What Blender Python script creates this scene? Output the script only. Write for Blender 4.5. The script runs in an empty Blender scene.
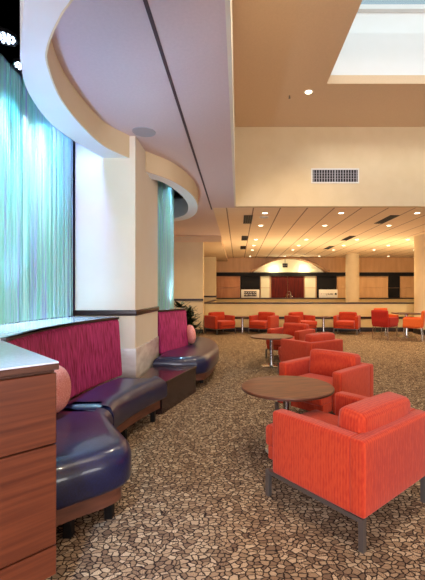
import bpy, bmesh, math, random
from mathutils import Vector, Matrix, Euler
random.seed(7)
PI = math.pi
C = bpy.context.scene.collection

# ------------------------------------------------------------------ materials
def srgb(r, g, b):
    f = lambda c: (c/255/12.92) if c/255 <= .04045 else ((c/255+.055)/1.055)**2.4
    return (f(r), f(g), f(b), 1)

def mat(name, col, rough=.6, metal=0, spec=.5, coat=0, emit=None, estr=0):
    m = bpy.data.materials.new(name); m.use_nodes = True
    n = m.node_tree; p = n.nodes['Principled BSDF']
    p.inputs['Base Color'].default_value = col
    p.inputs['Roughness'].default_value = rough
    p.inputs['Metallic'].default_value = metal
    p.inputs['Specular IOR Level'].default_value = spec
    p.inputs['Coat Weight'].default_value = coat
    if emit:
        p.inputs['Emission Color'].default_value = emit
        p.inputs['Emission Strength'].default_value = estr
    return m, n, p

def nd(n, typ, **kw):
    x = n.nodes.new(typ)
    for k, v in kw.items(): setattr(x, k, v)
    return x

def ramp(n, stops):
    r = nd(n, 'ShaderNodeValToRGB')
    while len(r.color_ramp.elements) < len(stops): r.color_ramp.elements.new(.5)
    for e, (p, c) in zip(r.color_ramp.elements, stops): e.position = p; e.color = c
    return r

def math_(n, op, a, b=None):
    m = nd(n, 'ShaderNodeMath', operation=op)
    for i, v in enumerate((a, b)):
        if v is None: continue
        if isinstance(v, (int, float)): m.inputs[i].default_value = v
        else: n.links.new(v, m.inputs[i])
    return m.outputs[0]

def coords(n, scale=(1, 1, 1), rot=(0, 0, 0)):
    t = nd(n, 'ShaderNodeTexCoord'); mp = nd(n, 'ShaderNodeMapping')
    mp.inputs['Scale'].default_value = scale; mp.inputs['Rotation'].default_value = rot
    n.links.new(t.outputs['Object'], mp.inputs['Vector'])
    return mp.outputs['Vector']

def noisy(name, c1, c2, scale=(5, 5, 5), detail=4, rough=.6, bump=0, rot=(0, 0, 0), lo=.35, hi=.65, **kw):
    m, n, p = mat(name, c1, rough, **kw)
    v = coords(n, scale, rot)
    t = nd(n, 'ShaderNodeTexNoise'); t.inputs['Scale'].default_value = 1; t.inputs['Detail'].default_value = detail
    n.links.new(v, t.inputs['Vector'])
    r = ramp(n, [(lo, c1), (hi, c2)])
    n.links.new(t.outputs['Fac'], r.inputs['Fac']); n.links.new(r.outputs['Color'], p.inputs['Base Color'])
    if bump:
        b = nd(n, 'ShaderNodeBump'); b.inputs['Strength'].default_value = bump; b.inputs['Distance'].default_value = .01
        n.links.new(t.outputs['Fac'], b.inputs['Height']); n.links.new(b.outputs['Normal'], p.inputs['Normal'])
    return m

M = {}
M['cream'] = noisy('cream_paint', srgb(226, 205, 165), srgb(230, 210, 172), (3, 3, 3), rough=.75)
M['cream_light'] = noisy('pale_paint', srgb(236, 226, 205), srgb(238, 229, 210), (3, 3, 3), rough=.75)
M['butter'] = noisy('butter_paint', srgb(226, 204, 146), srgb(232, 210, 154), (3, 3, 3), rough=.7)
M['white'] = noisy('white_paint', srgb(240, 238, 234), srgb(242, 240, 237), (3, 3, 3), rough=.7)
M['mauve'] = noisy('mauve_ceiling_paint', srgb(222, 202, 200), srgb(226, 206, 204), (40, 40, 40), rough=.85, bump=.15)  # lilac tint of the light is put into this ceiling colour
M['tan'] = noisy('tan_ceiling_paint', srgb(226, 196, 160), srgb(230, 200, 164), (40, 40, 40), rough=.85, bump=.15)
M['black'] = noisy('black_lacquer', srgb(12, 9, 9), srgb(16, 12, 12), (8, 8, 8), rough=.6, spec=.25)
M['dark_rail'] = noisy('dark_stained_rail', srgb(38, 24, 26), srgb(52, 34, 34), (2, 30, 30), rough=.35)
M['dark_floorbase'] = noisy('dark_baseboard', srgb(34, 24, 22), srgb(44, 30, 26), (2, 30, 30), rough=.5)
M['red_wood'] = noisy('mahogany_wood', srgb(72, 14, 8), srgb(104, 26, 14), (14, 14, 1.2), detail=6, rough=.6, spec=.2)
M['orange_wood'] = noisy('honey_wood', srgb(186, 118, 66), srgb(204, 138, 82), (6, 6, 1), detail=5, rough=.45)
M['tan_wood'] = noisy('light_honey_wood', srgb(208, 160, 108), srgb(220, 174, 122), (6, 6, 1), detail=5, rough=.45)
M['walnut_front'] = noisy('reddish_walnut', srgb(76, 32, 16), srgb(110, 54, 30), (1.6, 1.6, 44), detail=6, rough=.36, lo=.3, hi=.7, rot=(0, 0, 0))
M['walnut_top'] = noisy('walnut_table_top', srgb(66, 28, 18), srgb(122, 66, 42), (4, 34, 4), detail=7, rough=.4, lo=.3, hi=.7, rot=(0, 0, .6), spec=.35)
M['walnut_edge'] = noisy('walnut_edge', srgb(70, 36, 24), srgb(90, 50, 32), (5, 5, 30), rough=.4)
M['seat_rail'] = noisy('brown_seat_rail', srgb(92, 54, 42), srgb(118, 72, 54), (5, 5, 30), rough=.4)
M['laminate'] = noisy('pale_laminate', srgb(212, 214, 224), srgb(222, 224, 234), (60, 60, 60), rough=.14, coat=.5)
M['marble'] = noisy('pale_marble', srgb(196, 186, 178), srgb(226, 220, 212), (3, 3, 9), detail=9, rough=.2)
M['chrome'] = mat('brushed_chrome', srgb(190, 188, 186), .22, 1)[0]
M['steel'] = mat('grey_steel', srgb(128, 124, 122), .35, .85)[0]
M['glow_warm'] = mat('lamp_lens', srgb(255, 240, 210), .4, emit=srgb(255, 236, 200), estr=6)[0]
M['grey_metal'] = mat('grey_grille_metal', srgb(176, 172, 178), .5, .2)[0]
M['vent_white'] = mat('white_grille_metal', srgb(236, 232, 224), .4)[0]
M['void'] = mat('dark_void', srgb(24, 22, 24), .8)[0]
M['slot'] = mat('taupe_slot', srgb(84, 66, 68), .7)[0]
M['rim_tan'] = noisy('tan_arch_rim', srgb(150, 108, 70), srgb(164, 120, 80), (6, 6, 6), rough=.6)
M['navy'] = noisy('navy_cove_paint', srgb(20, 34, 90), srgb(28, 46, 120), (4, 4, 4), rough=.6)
M['sign_white'] = mat('white_sign_board', srgb(244, 238, 222), .45)[0]
M['leaf'] = noisy('dark_green_leaf', srgb(18, 34, 14), srgb(44, 66, 26), (10, 10, 10), rough=.4)
M['pot'] = noisy('dark_brown_pot', srgb(40, 28, 24), srgb(54, 38, 30), (10, 10, 10), rough=.5)
M['trunk'] = noisy('plant_cane', srgb(70, 52, 36), srgb(96, 74, 50), (10, 10, 30), rough=.8)
M['arch'] = noisy('pale_vault_plaster', srgb(244, 236, 200), srgb(246, 238, 206), (3, 3, 3), rough=.7)

# leather
M['leather'] = noisy('navy_leather', srgb(10, 18, 54), srgb(16, 27, 72), (90, 90, 90), detail=3, rough=.34, bump=.08, coat=.5)
M['dark_leather'] = noisy('plum_black_lacquer', srgb(34, 20, 24), srgb(44, 26, 30), (6, 6, 6), rough=.22, coat=.3)

def ribbed(name, c1, c2, k=330, rough=.8):
    m, n, p = mat(name, c1, rough, spec=.25)
    t = nd(n, 'ShaderNodeTexCoord'); s = nd(n, 'ShaderNodeSeparateXYZ'); n.links.new(t.outputs['Object'], s.inputs[0])
    a = math_(n, 'SINE', math_(n, 'MULTIPLY', s.outputs[0], k)); b = math_(n, 'SINE', math_(n, 'MULTIPLY', s.outputs[1], k))
    h = math_(n, 'ADD', a, b)
    tn = nd(n, 'ShaderNodeTexNoise'); tn.inputs['Scale'].default_value = 1; tn.inputs['Detail'].default_value = 3
    n.links.new(coords(n, (90, 90, 22)), tn.inputs['Vector'])
    mixv = math_(n, 'ADD', math_(n, 'MULTIPLY', h, .12), tn.outputs['Fac'])
    r = ramp(n, [(.3, c1), (.7, c2)]); n.links.new(mixv, r.inputs['Fac']); n.links.new(r.outputs['Color'], p.inputs['Base Color'])
    bp = nd(n, 'ShaderNodeBump'); bp.inputs['Strength'].default_value = .35; bp.inputs['Distance'].default_value = .004
    n.links.new(mixv, bp.inputs['Height']); n.links.new(bp.outputs['Normal'], p.inputs['Normal'])
    p.inputs['Sheen Weight'].default_value = .15
    return m
M['red_fabric'] = ribbed('coral_ribbed_fabric', srgb(162, 38, 16), srgb(188, 62, 28))
M['crimson_fabric'] = ribbed('crimson_fabric', srgb(150, 22, 12), srgb(178, 34, 20))
M['orange_fabric'] = ribbed('orange_fabric', srgb(208, 84, 28), srgb(224, 102, 40))
M['purple'] = noisy('magenta_streaked_fabric', srgb(124, 8, 50), srgb(214, 66, 140), (80, 80, 4), detail=5, rough=.75, bump=.2, lo=.32, hi=.7)
M['pink'] = noisy('pink_cushion_fabric', srgb(214, 120, 112), srgb(240, 170, 158), (120, 120, 120), detail=3, rough=.8, bump=.3)

# carpet: cobbled motif
def carpet():
    m, n, p = mat('cobble_pattern_carpet', srgb(170, 140, 110), .95, spec=.1)
    v = coords(n, (1, 1.35, 1))
    wn = nd(n, 'ShaderNodeTexNoise'); wn.inputs['Scale'].default_value = 16; n.links.new(v, wn.inputs['Vector'])
    va = nd(n, 'ShaderNodeVectorMath', operation='SCALE'); va.inputs['Scale'].default_value = .05
    n.links.new(wn.outputs['Color'], va.inputs[0])
    ad = nd(n, 'ShaderNodeVectorMath', operation='ADD'); n.links.new(v, ad.inputs[0]); n.links.new(va.outputs[0], ad.inputs[1])
    e = nd(n, 'ShaderNodeTexVoronoi', feature='DISTANCE_TO_EDGE', voronoi_dimensions='2D'); e.inputs['Scale'].default_value = 27
    c = nd(n, 'ShaderNodeTexVoronoi', feature='F1', voronoi_dimensions='2D'); c.inputs['Scale'].default_value = 27
    for x in (e, c): n.links.new(ad.outputs[0], x.inputs['Vector'])
    sc = nd(n, 'ShaderNodeSeparateColor'); n.links.new(c.outputs['Color'], sc.inputs[0])
    sx = nd(n, 'ShaderNodeSeparateXYZ'); n.links.new(ad.outputs[0], sx.inputs[0])
    # each cobble holds stripes running one way or the other, or rings
    sa = math_(n, 'SINE', math_(n, 'MULTIPLY', sx.outputs[0], 520)); sb = math_(n, 'SINE', math_(n, 'MULTIPLY', sx.outputs[1], 520))
    sr = math_(n, 'SINE', math_(n, 'MULTIPLY', c.outputs['Distance'], 36))
    g1 = math_(n, 'GREATER_THAN', sc.outputs[0], .45); g2 = math_(n, 'GREATER_THAN', sc.outputs[0], .75)
    mx = nd(n, 'ShaderNodeMix'); n.links.new(g1, mx.inputs[0]); n.links.new(sb, mx.inputs[2]); n.links.new(sr, mx.inputs[3])
    mx2 = nd(n, 'ShaderNodeMix'); n.links.new(g2, mx2.inputs[0]); n.links.new(mx.outputs[0], mx2.inputs[2]); n.links.new(sa, mx2.inputs[3])
    tone = ramp(n, [(0, srgb(116, 94, 76)), (.5, srgb(162, 136, 108)), (1, srgb(200, 176, 146))]); n.links.new(sc.outputs[1], tone.inputs['Fac'])
    st = math_(n, 'MULTIPLY', math_(n, 'GREATER_THAN', math_(n, 'MULTIPLY', mx2.outputs[0], -1), .35), .5)
    m1 = nd(n, 'ShaderNodeMix', data_type='RGBA'); n.links.new(st, m1.inputs[0]); n.links.new(tone.outputs['Color'], m1.inputs[6]); m1.inputs[7].default_value = srgb(84, 60, 48)
    edge = ramp(n, [(.045, (1, 1, 1, 1)), (.15, (0, 0, 0, 1))]); n.links.new(e.outputs['Distance'], edge.inputs['Fac'])
    m2 = nd(n, 'ShaderNodeMix', data_type='RGBA'); n.links.new(edge.outputs['Color'], m2.inputs[0]); n.links.new(m1.outputs[2], m2.inputs[6]); m2.inputs[7].default_value = srgb(34, 24, 24)
    n.links.new(m2.outputs[2], p.inputs['Base Color'])
    b = nd(n, 'ShaderNodeBump'); b.inputs['Strength'].default_value = .3; b.inputs['Distance'].default_value = .003; b.invert = True
    n.links.new(edge.outputs['Color'], b.inputs['Height']); n.links.new(b.outputs['Normal'], p.inputs['Normal'])
    return m
M['carpet'] = carpet()

def tiles():
    m, n, p = mat('ceiling_tile', srgb(214, 180, 150), .8)
    t = nd(n, 'ShaderNodeTexCoord'); s = nd(n, 'ShaderNodeSeparateXYZ'); n.links.new(t.outputs['Object'], s.inputs[0])
    ax = math_(n, 'FRACT', math_(n, 'DIVIDE', math_(n, 'ADD', s.outputs[0], .275+61), .61))
    ay = math_(n, 'FRACT', math_(n, 'DIVIDE', math_(n, 'ADD', s.outputs[1], 61), .61))
    lx = math_(n, 'LESS_THAN', ax, .05); ly = math_(n, 'MULTIPLY', math_(n, 'LESS_THAN', ay, .03), .18)
    k = math_(n, 'MAXIMUM', math_(n, 'MULTIPLY', lx, .85), ly)
    mx = nd(n, 'ShaderNodeMix', data_type='RGBA'); n.links.new(k, mx.inputs[0])
    mx.inputs[6].default_value = srgb(250, 226, 192); mx.inputs[7].default_value = srgb(150, 112, 84)
    n.links.new(mx.outputs[2], p.inputs['Base Color'])
    return m
M['tiles'] = tiles()

def strands():
    m, n, p = mat('fibre_strand', srgb(200, 230, 230), .35)
    v = coords(n, (22, 22, .35))
    t = nd(n, 'ShaderNodeTexNoise'); t.inputs['Scale'].default_value = 1; t.inputs['Detail'].default_value = 5
    n.links.new(v, t.inputs['Vector'])
    r = ramp(n, [(.32, srgb(204, 200, 240)), (.42, srgb(224, 240, 240)), (.52, srgb(186, 236, 218)), (.66, srgb(240, 250, 242))])
    n.links.new(t.outputs['Fac'], r.inputs['Fac']); n.links.new(r.outputs['Color'], p.inputs['Base Color'])
    p.inputs['Transmission Weight'].default_value = 0
    p.inputs['Subsurface Weight'].default_value = 0
    tr = nd(n, 'ShaderNodeBsdfTranslucent'); n.links.new(r.outputs['Color'], tr.inputs['Color'])
    ms = nd(n, 'ShaderNodeMixShader'); ms.inputs[0].default_value = .4
    out = n.nodes['Material Output']
    n.links.new(p.outputs[0], ms.inputs[1]); n.links.new(tr.outputs[0], ms.inputs[2]); n.links.new(ms.outputs[0], out.inputs['Surface'])
    return m
M['strands'] = strands()

def glass():
    m = bpy.data.materials.new('skylight_glass'); m.use_nodes = True; n = m.node_tree
    n.nodes.remove(n.nodes['Principled BSDF'])
    a = nd(n, 'ShaderNodeBsdfTransparent'); a.inputs['Color'].default_value = (.86, .93, .95, 1)
    g = nd(n, 'ShaderNodeBsdfGlossy'); g.inputs['Roughness'].default_value = .02
    ms = nd(n, 'ShaderNodeMixShader'); ms.inputs[0].default_value = .06
    n.links.new(a.outputs[0], ms.inputs[1]); n.links.new(g.outputs[0], ms.inputs[2]); n.links.new(ms.outputs[0], n.nodes['Material Output'].inputs['Surface'])
    return m
M['glass'] = glass()

# ------------------------------------------------------------------ mesh helpers
def add_box(bm, x0, x1, y0, y1, z0, z1, rot=None, piv=None):
    vs = [bm.verts.new((x, y, z)) for z in (z0, z1) for y in (y0, y1) for x in (x0, x1)]
    for f in ((0, 2, 3, 1), (4, 5, 7, 6), (0, 1, 5, 4), (2, 6, 7, 3), (0, 4, 6, 2), (1, 3, 7, 5)):
        bm.faces.new([vs[i] for i in f])
    if rot is not None:
        bmesh.ops.rotate(bm, verts=vs, cent=piv or (0, 0, 0), matrix=rot)
    return vs

def box(*a, **k):
    bm = bmesh.new(); add_box(bm, *a, **k); return bm

def bevel(bm, w, seg=2):
    bmesh.ops.bevel(bm, geom=list(bm.edges), offset=w, segments=seg, profile=.5, affect='EDGES', clamp_overlap=True)
    return bm

def rbox(sx, sy, sz, r, crown=(0, 0, 0), n=6, loc=(0, 0, 0), rot=None, bm=None):
    """soft upholstered block: rounded edges and crowned faces"""
    bm = bm or bmesh.new()
    h = (sx/2, sy/2, sz/2)
    def nodes(H):
        t = [-H]+[-H+r*(1-math.cos(a)) if False else -H+r*a for a in (.12, .35, .65)]
        L = [-H+r+(2*H-2*r)*i/n for i in range(n+1)]
        return t+L+[-a for a in reversed(t)]
    N = [nodes(H) for H in h]
    made = {}
    def vert(p):
        key = tuple(round(c, 6) for c in p)
        if key in made: return made[key]
        inn = [max(-H+r, min(H-r, c)) for c, H in zip(p, h)]
        d = Vector([a-b for a, b in zip(p, inn)])
        q = Vector(inn)+(d.normalized()*r if d.length > 1e-9 else d)
        u = [1-(c/H)**2 for c, H in zip(p, h)]
        for i in range(3):
            if abs(p[i]) > h[i]-r*.999:
                j, k = (i+1) % 3, (i+2) % 3
                q[i] += math.copysign(crown[i]*max(u[j], 0)**.6*max(u[k], 0)**.6*min(1, (abs(p[i])-h[i]+r)/r), p[i])
        if rot is not None: q = rot @ q
        made[key] = bm.verts.new(q+Vector(loc))
        return made[key]
    for i in range(3):
        j, k = (i+1) % 3, (i+2) % 3
        for s in (-1, 1):
            for a in range(len(N[j])-1):
                for b in range(len(N[k])-1):
                    qs = []
                    for (ja, kb) in ((a, b), (a+1, b), (a+1, b+1), (a, b+1)):
                        p = [0, 0, 0]; p[i] = s*h[i]; p[j] = N[j][ja]; p[k] = N[k][kb]
                        qs.append(vert(p))
                    if s < 0: qs.reverse()
                    try: bm.faces.new(qs)
                    except ValueError: pass
    return bm

def add_lathe(bm, prof, loc=(0, 0, 0), seg=32, rot=None, ring=False):
    rings = []
    for r, z in prof:
        rg = []
        for i in range(seg):
            a = 2*PI*i/seg; q = Vector((r*math.cos(a), r*math.sin(a), z))
            if rot is not None: q = rot @ q
            rg.append(bm.verts.new(q+Vector(loc)))
        rings.append(rg)
    for a, b in zip(rings, rings[1:]):
        for i in range(seg):
            bm.faces.new((a[i], a[(i+1) % seg], b[(i+1) % seg], b[i]))
    if ring:
        for i in range(seg): bm.faces.new((rings[-1][i], rings[-1][(i+1) % seg], rings[0][(i+1) % seg], rings[0][i]))
    else:
        bm.faces.new(list(reversed(rings[0]))); bm.faces.new(rings[-1])
    return bm
def lathe(*a, **k): return add_lathe(bmesh.new(), *a, **k)

def add_tube(bm, pts, r, seg=8):
    pts = [Vector(p) for p in pts]; rings = []
    for i, p in enumerate(pts):
        t = (pts[min(i+1, len(pts)-1)]-pts[max(i-1, 0)]).normalized()
        up = Vector((0, 0, 1)) if abs(t.z) < .9 else Vector((1, 0, 0))
        a = t.cross(up).normalized(); b = t.cross(a).normalized()
        rr = r[i] if isinstance(r, (list, tuple)) else r
        rings.append([bm.verts.new(p+a*rr*math.cos(2*PI*k/seg)+b*rr*math.sin(2*PI*k/seg)) for k in range(seg)])
    for a, b in zip(rings, rings[1:]):
        for k in range(seg): bm.faces.new((a[k], a[(k+1) % seg], b[(k+1) % seg], b[k]))
    bm.faces.new(rings[0]); bm.faces.new(list(reversed(rings[-1])))
    return bm
def tube(*a, **k): return add_tube(bmesh.new(), *a, **k)

def spline(pts, n=8):
    pts = [Vector(p).to_2d() if len(p) == 3 else Vector(p) for p in pts]
    P = [2*pts[0]-pts[1]]+pts+[2*pts[-1]-pts[-2]]; out = []
    for i in range(1, len(P)-2):
        for k in range(n):
            t = k/n
            out.append(.5*((2*P[i])+(P[i+1]-P[i-1])*t+(2*P[i-1]-5*P[i]+4*P[i+1]-P[i+2])*t*t+(3*P[i]-P[i-1]-3*P[i+1]+P[i+2])*t**3))
    out.append(pts[-1]); return out

def offset(line, d):
    """offset of an open 2D polyline to its left by d"""
    out = []
    for i, p in enumerate(line):
        t = (line[min(i+1, len(line)-1)]-line[max(i-1, 0)]).normalized()
        out.append(p+Vector((-t.y, t.x))*d)
    return out

def area2(P): return sum(P[i].x*P[(i+1) % len(P)].y-P[(i+1) % len(P)].x*P[i].y for i in range(len(P)))/2

def slab(outline, prof):
    """closed outline carried through (inset, z) steps; flat top and bottom"""
    P = [Vector(p) for p in outline]
    if area2(P) < 0: P.reverse()
    N = []
    L = len(P)
    for i in range(L):
        a = (P[i]-P[i-1]); b = (P[(i+1) % L]-P[i])
        if a.length < 1e-9 or b.length < 1e-9: N.append(Vector((0, 0))); continue
        a.normalize(); b.normalize()
        na = Vector((-a.y, a.x)); nb = Vector((-b.y, b.x)); s = na+nb
        s = s/max(.35, s.dot(na)) if s.length > 1e-6 else na
        N.append(s)
    bm = bmesh.new(); rings = []
    for ins, z in prof:
        rings.append([bm.verts.new((P[i].x+N[i].x*ins, P[i].y+N[i].y*ins, z)) for i in range(L)])
    for a, b in zip(rings, rings[1:]):
        for i in range(L): bm.faces.new((a[i], a[(i+1) % L], b[(i+1) % L], b[i]))
    bm.faces.new(list(reversed(rings[0]))); bm.faces.new(rings[-1])
    bmesh.ops.triangulate(bm, faces=[f for f in bm.faces if len(f.verts) > 4])
    return bm

def band(lineA, lineB, z0, z1):
    """solid strip between two equally long polylines"""
    return slab(list(lineA)+list(reversed(lineB)), [(0, z0), (0, z1)])

def wallstrip(line, th, zs):
    """upholstered upright strip along a line, zs = (offset towards the left, z) profile"""
    bm = bmesh.new(); rings = []
    ns = [offset(line, 1)[i]-line[i] for i in range(len(line))]
    for p, nn in zip(line, ns):
        rings.append([bm.verts.new((p.x+nn.x*d, p.y+nn.y*d, z)) for d, z in zs])
    m = len(zs)
    for a, b in zip(rings, rings[1:]):
        for k in range(m): bm.faces.new((a[k], b[k], b[(k+1) % m], a[(k+1) % m]))
    bm.faces.new(rings[0]); bm.faces.new(list(reversed(rings[-1])))
    return bm

def obj(name, bm, m, parent=None, smooth=True, loc=None):
    bmesh.ops.recalc_face_normals(bm, faces=list(bm.faces))
    me = bpy.data.meshes.new(name); bm.to_mesh(me); bm.free()
    me.materials.append(M[m] if isinstance(m, str) else m)
    if smooth:
        for p in me.polygons: p.use_smooth = True
        try: me.set_sharp_from_angle(angle=math.radians(38))
        except Exception: pass
    o = bpy.data.objects.new(name, me); C.objects.link(o)
    if parent is not None: o.parent = parent
    if loc: o.location = loc
    return o

def tag(o, label, cat, group=None, kind=None):
    o['label'] = label; o['category'] = cat
    if group: o['group'] = group
    if kind: o['kind'] = kind
    return o
def thing(name, label, cat, loc=(0, 0, 0), rz=0, group=None):
    o = bpy.data.objects.new(name, None); C.objects.link(o); o.empty_display_size = .1
    o.location = loc; o.rotation_euler = (0, 0, rz)
    return tag(o, label, cat, group)
def struct(name, bm, m, smooth=False):
    o = obj(name, bm, m, None, smooth); o['kind'] = 'structure'; return o
def dup(root, label, loc, rz=0, group=None):
    r = root.copy(); C.objects.link(r); r.location = loc; r.rotation_euler = (0, 0, rz); r['label'] = label
    if group: r['group'] = group
    for ch in list(root.children):
        c = ch.copy(); C.objects.link(c); c.parent = r
        for g in list(ch.children):
            d = g.copy(); C.objects.link(d); d.parent = c
    return r

# ------------------------------------------------------------------ layout data
ZC = 3.3; ZS = 3.03; YB = 20.5
# curves of the two bays in plan, written from the near side to the far side
ring1_in = spline([(-.30, 1.0), (-.50, 1.63), (-.93, 2.06), (-1.05, 2.18), (-1.26, 2.44), (-1.38, 2.67), (-1.51, 3.16), (-1.54, 3.7), (-1.50, 4.15), (-1.33, 4.5)], 8)
ring1_out = spline([(-.75, 1.0), (-.88, 1.5), (-1.08, 1.85), (-1.19, 2.06), (-1.40, 2.39), (-1.55, 2.64), (-1.72, 3.05), (-1.81, 3.6), (-1.75, 4.1), (-1.64, 4.5)], 8)
ring2_in = spline([(-1.25, 5.0), (-.985, 5.4), (-.82, 5.95), (-.755, 6.6), (-.80, 7.3), (-.95, 7.9), (-1.2, 8.35), (-1.6, 8.6), (-2.2, 8.7)], 8)
ring2_out = spline([(-1.30, 5.3), (-1.12, 5.5), (-.99, 6.0), (-.93, 6.6), (-.97, 7.2), (-1.10, 7.75), (-1.32, 8.1), (-1.65, 8.32), (-2.2, 8.45)], 8)

# ------------------------------------------------------------------ shell
struct('floor', box(-4.2, 12.2, -5, YB+.3, -.1, 0), 'carpet')
struct('wall_back', box(-4.2, 12.2, YB, YB+.2, 0, 3.6), 'tan_wood')
struct('wall_right', box(12, 12.2, -5, YB, 0, 5.2), 'cream')
struct('wall_left', box(-4.2, -4, -5, 12.6, 0, 4), 'cream')
# wall behind the camera, with tall windows between piers
bm = bmesh.new()
add_box(bm, -4.2, 12.2, -5.2, -5, 0, .5); add_box(bm, -4.2, 12.2, -5.2, -5, 3.1, 5.2)
for x in (-4.2, -.6, 3.0, 6.6, 10.2): add_box(bm, x, x+.6, -5.2, -5, .5, 3.1)
struct('wall_front', bm, 'cream')
for k, x in enumerate((-3.6, 0, 3.6, 7.2)):
    w = struct('window_%d' % (k+1), box(x, x+3.0, -5.12, -5.1, .5, 3.1), 'glass')
    bm = bmesh.new()
    for q in (0, 1, 2, 2.96): add_box(bm, x+q, x+q+.04, -5.14, -5.08, .5, 3.1)
    for z in (.5, 3.06): add_box(bm, x+.04, x+2.96, -5.14, -5.08, z, z+.04)
    obj('window_frame', bm, 'white', w, False)

# left ceiling with the curved edge
right_edge = [Vector((-.07, 8.2)), Vector((-.07, -5))]
left = [Vector((-4, -5)), Vector((-4, .2)), Vector((-1.0, .2)), Vector((-.5, .6))]
mid1 = [(a+b)/2 for a, b in zip(ring1_in, ring1_out)]
mid2 = [(a+b)/2 for a, b in zip(ring2_in, ring2_out)]
col_edge = [Vector((-1.45, 4.5)), Vector((-1.45, 5.15))]
outline = left+mid1[:-1]+col_edge+mid2[1:]+[Vector((-4, 8.6)), Vector((-4, 12.55)), Vector((-.6, 12.55)), Vector((-.57, 12.55)), Vector((-.57, 8.35)), Vector((-.07, 8.35))]+right_edge
struct('ceiling', slab(outline, [(0, ZC), (0, ZC+.15)]), 'mauve')
# dropped curved soffits: cream fascia, pale underside
def soffit(inn, out):
    root = struct('trim_1', band(offset(inn, .0), out, ZS, ZC+.4), 'white')
    fascia = band(inn, offset(inn, -.012), ZS, ZC+.4)
    f = obj('fascia', fascia, 'cream', root, True); f['label'] = 'cream curved vertical fascia'
    return root
s1 = soffit(ring1_in, ring1_out); s2 = soffit(ring2_in, ring2_out); s2.name = 'trim_2'
# cove above the bays
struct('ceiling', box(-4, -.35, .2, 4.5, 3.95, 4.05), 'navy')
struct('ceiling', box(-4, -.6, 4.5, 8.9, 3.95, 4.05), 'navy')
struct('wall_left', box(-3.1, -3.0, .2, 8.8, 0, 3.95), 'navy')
# coffer and its skylight
def xquad(x0, x1, y0, y1, z0, z1, name, m): return struct(name, box(x0, x1, y0, y1, z0, z1), m)
bm = bmesh.new()
CZ = 5.06
SX0, SX1, SY0, SY1 = 1.56, 7.4, 2.6, 6.5
add_box(bm, -.07, SX0, -5, 8.2, CZ, CZ+.15); add_box(bm, SX1, 9.0, -5, 8.2, CZ, CZ+.15)
add_box(bm, SX0, SX1, -5, SY0, CZ, CZ+.15); add_box(bm, SX0, SX1, SY1, 8.2, CZ, CZ+.15)
struct('ceiling', bm, 'tan')
struct('wall_coffer_far', box(-.07, 9.0, 8.2, 8.35, ZC, CZ+.15), 'cream')
struct('wall_coffer_left', box(-.10, -.07, -5, 8.35, ZC+.15, CZ+.15), 'cream_light')
struct('trim_7', box(-.085, -.05, -5, 8.2, ZC-.006, ZC+.2), 'cream_light')
struct('wall_coffer_right', box(9.0, 9.1, -5, 8.35, ZC, CZ+.15), 'cream')
struct('ceiling', box(9.1, 12.2, -5, 8.35, ZC, ZC+.15), 'tan')
bm = bmesh.new(); WT = 5.95
add_box(bm, SX0-.06, SX1+.06, SY1, SY1+.1, CZ+.15, WT); add_box(bm, SX0-.06, SX1+.06, SY0-.1, SY0, CZ+.15, WT-.25)
add_box(bm, SX0-.1, SX0, SY0, SY1, CZ+.15, WT-.25); add_box(bm, SX1, SX1+.1, SY0, SY1, CZ+.15, WT-.25)
struct('trim_3', bm, 'white')
# glazing above the well
w = struct('window_5', box(SX0-.1, SX1+.1, SY0-.1, SY1+.1, WT+.52, WT+.54), 'glass')
bm = bmesh.new()
for y in (SY0-.1, 4.55, SY1+.02): add_box(bm, SX0-.1, SX1+.1, y, y+.08, WT+.44, WT+.52)
for x in (SX0-.1, 3.5, 5.45, SX1+.02): add_box(bm, x, x+.08, SY0-.1, SY1+.1, WT+.455, WT+.515)
obj('window_frame', bm, 'white', w, False)
bm = bmesh.new()
add_box(bm, SX0-.1, SX1+.1, SY1+.1, SY1+.2, WT, WT+.5)
obj('curb', bm, 'white', w, False)

# far tiled ceiling, dropped soffit, far pieces
bm = bmesh.new(); add_box(bm, -.57, 12.2, 8.35, YB, ZC, ZC+.15)
struct('ceiling', bm, 'tiles')
struct('ceiling', box(-4.2, -.57, 12.55, YB, 3.1, 3.45), 'tan')
struct('wall_left', box(-4.2, -4, 12.6, YB, 0, 3.4), 'cream')
struct('wall_far_left', box(-4, -1.19, 12.6, 12.95, 0, 3.1), 'cream')
struct('trim_4', bevel(box(-4, -1.18, 12.55, 12.6, 1.10, 1.17), .008), 'dark_rail')
struct('baseboard_left', bevel(box(-4, -1.18, 12.56, 12.6, 0, .13), .008), 'dark_floorbase')
# slot reveal along the mauve ceiling
struct('trim_5', box(-.618, -.59, -4.5, 8.5, ZC-.006, ZC+.01), 'slot')

# back wall panelling
def panel(name, x0, x1, y, z0, z1, m, lab, cat='wall panel', th=.06, grp=None):
    return tag(obj(name, bevel(box(x0, x1, y-th, y, z0, z1), .006, 1), m, None, False), lab, cat, grp)
panel('wall_panel', -1.4, .11, YB, 1.64, 2.28, 'orange_wood', 'orange-brown wood panel at the left end of back wall, upper', grp=None)
panel('wall_panel', -1.4, .11, YB, .0, 1.62, 'orange_wood', 'orange-brown wood panel at the left end of back wall, lower')
panel('wall_panel', .13, 1.22, YB, 0, 2.28, 'black', 'black wall panel left of the dark red doors')
panel('wall_panel', 1.26, 1.74, YB, 1.64, 2.28, 'arch', 'narrow cream panel left of the dark red doors, upper')
panel('wall_panel', 1.26, 1.74, YB, 0, 1.62, 'arch', 'narrow cream panel left of the dark red doors, lower')
panel('wall_panel', 3.70, 4.28, YB, 1.64, 2.28, 'arch', 'narrow cream panel right of the dark red doors, upper')
panel('wall_panel', 3.70, 4.28, YB, 0, 1.62, 'arch', 'narrow cream panel right of the dark red doors, lower')
panel('wall_panel', 4.36, 5.44, YB, 0, 2.28, 'black', 'black wall panel right of the dark red doors')
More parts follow.
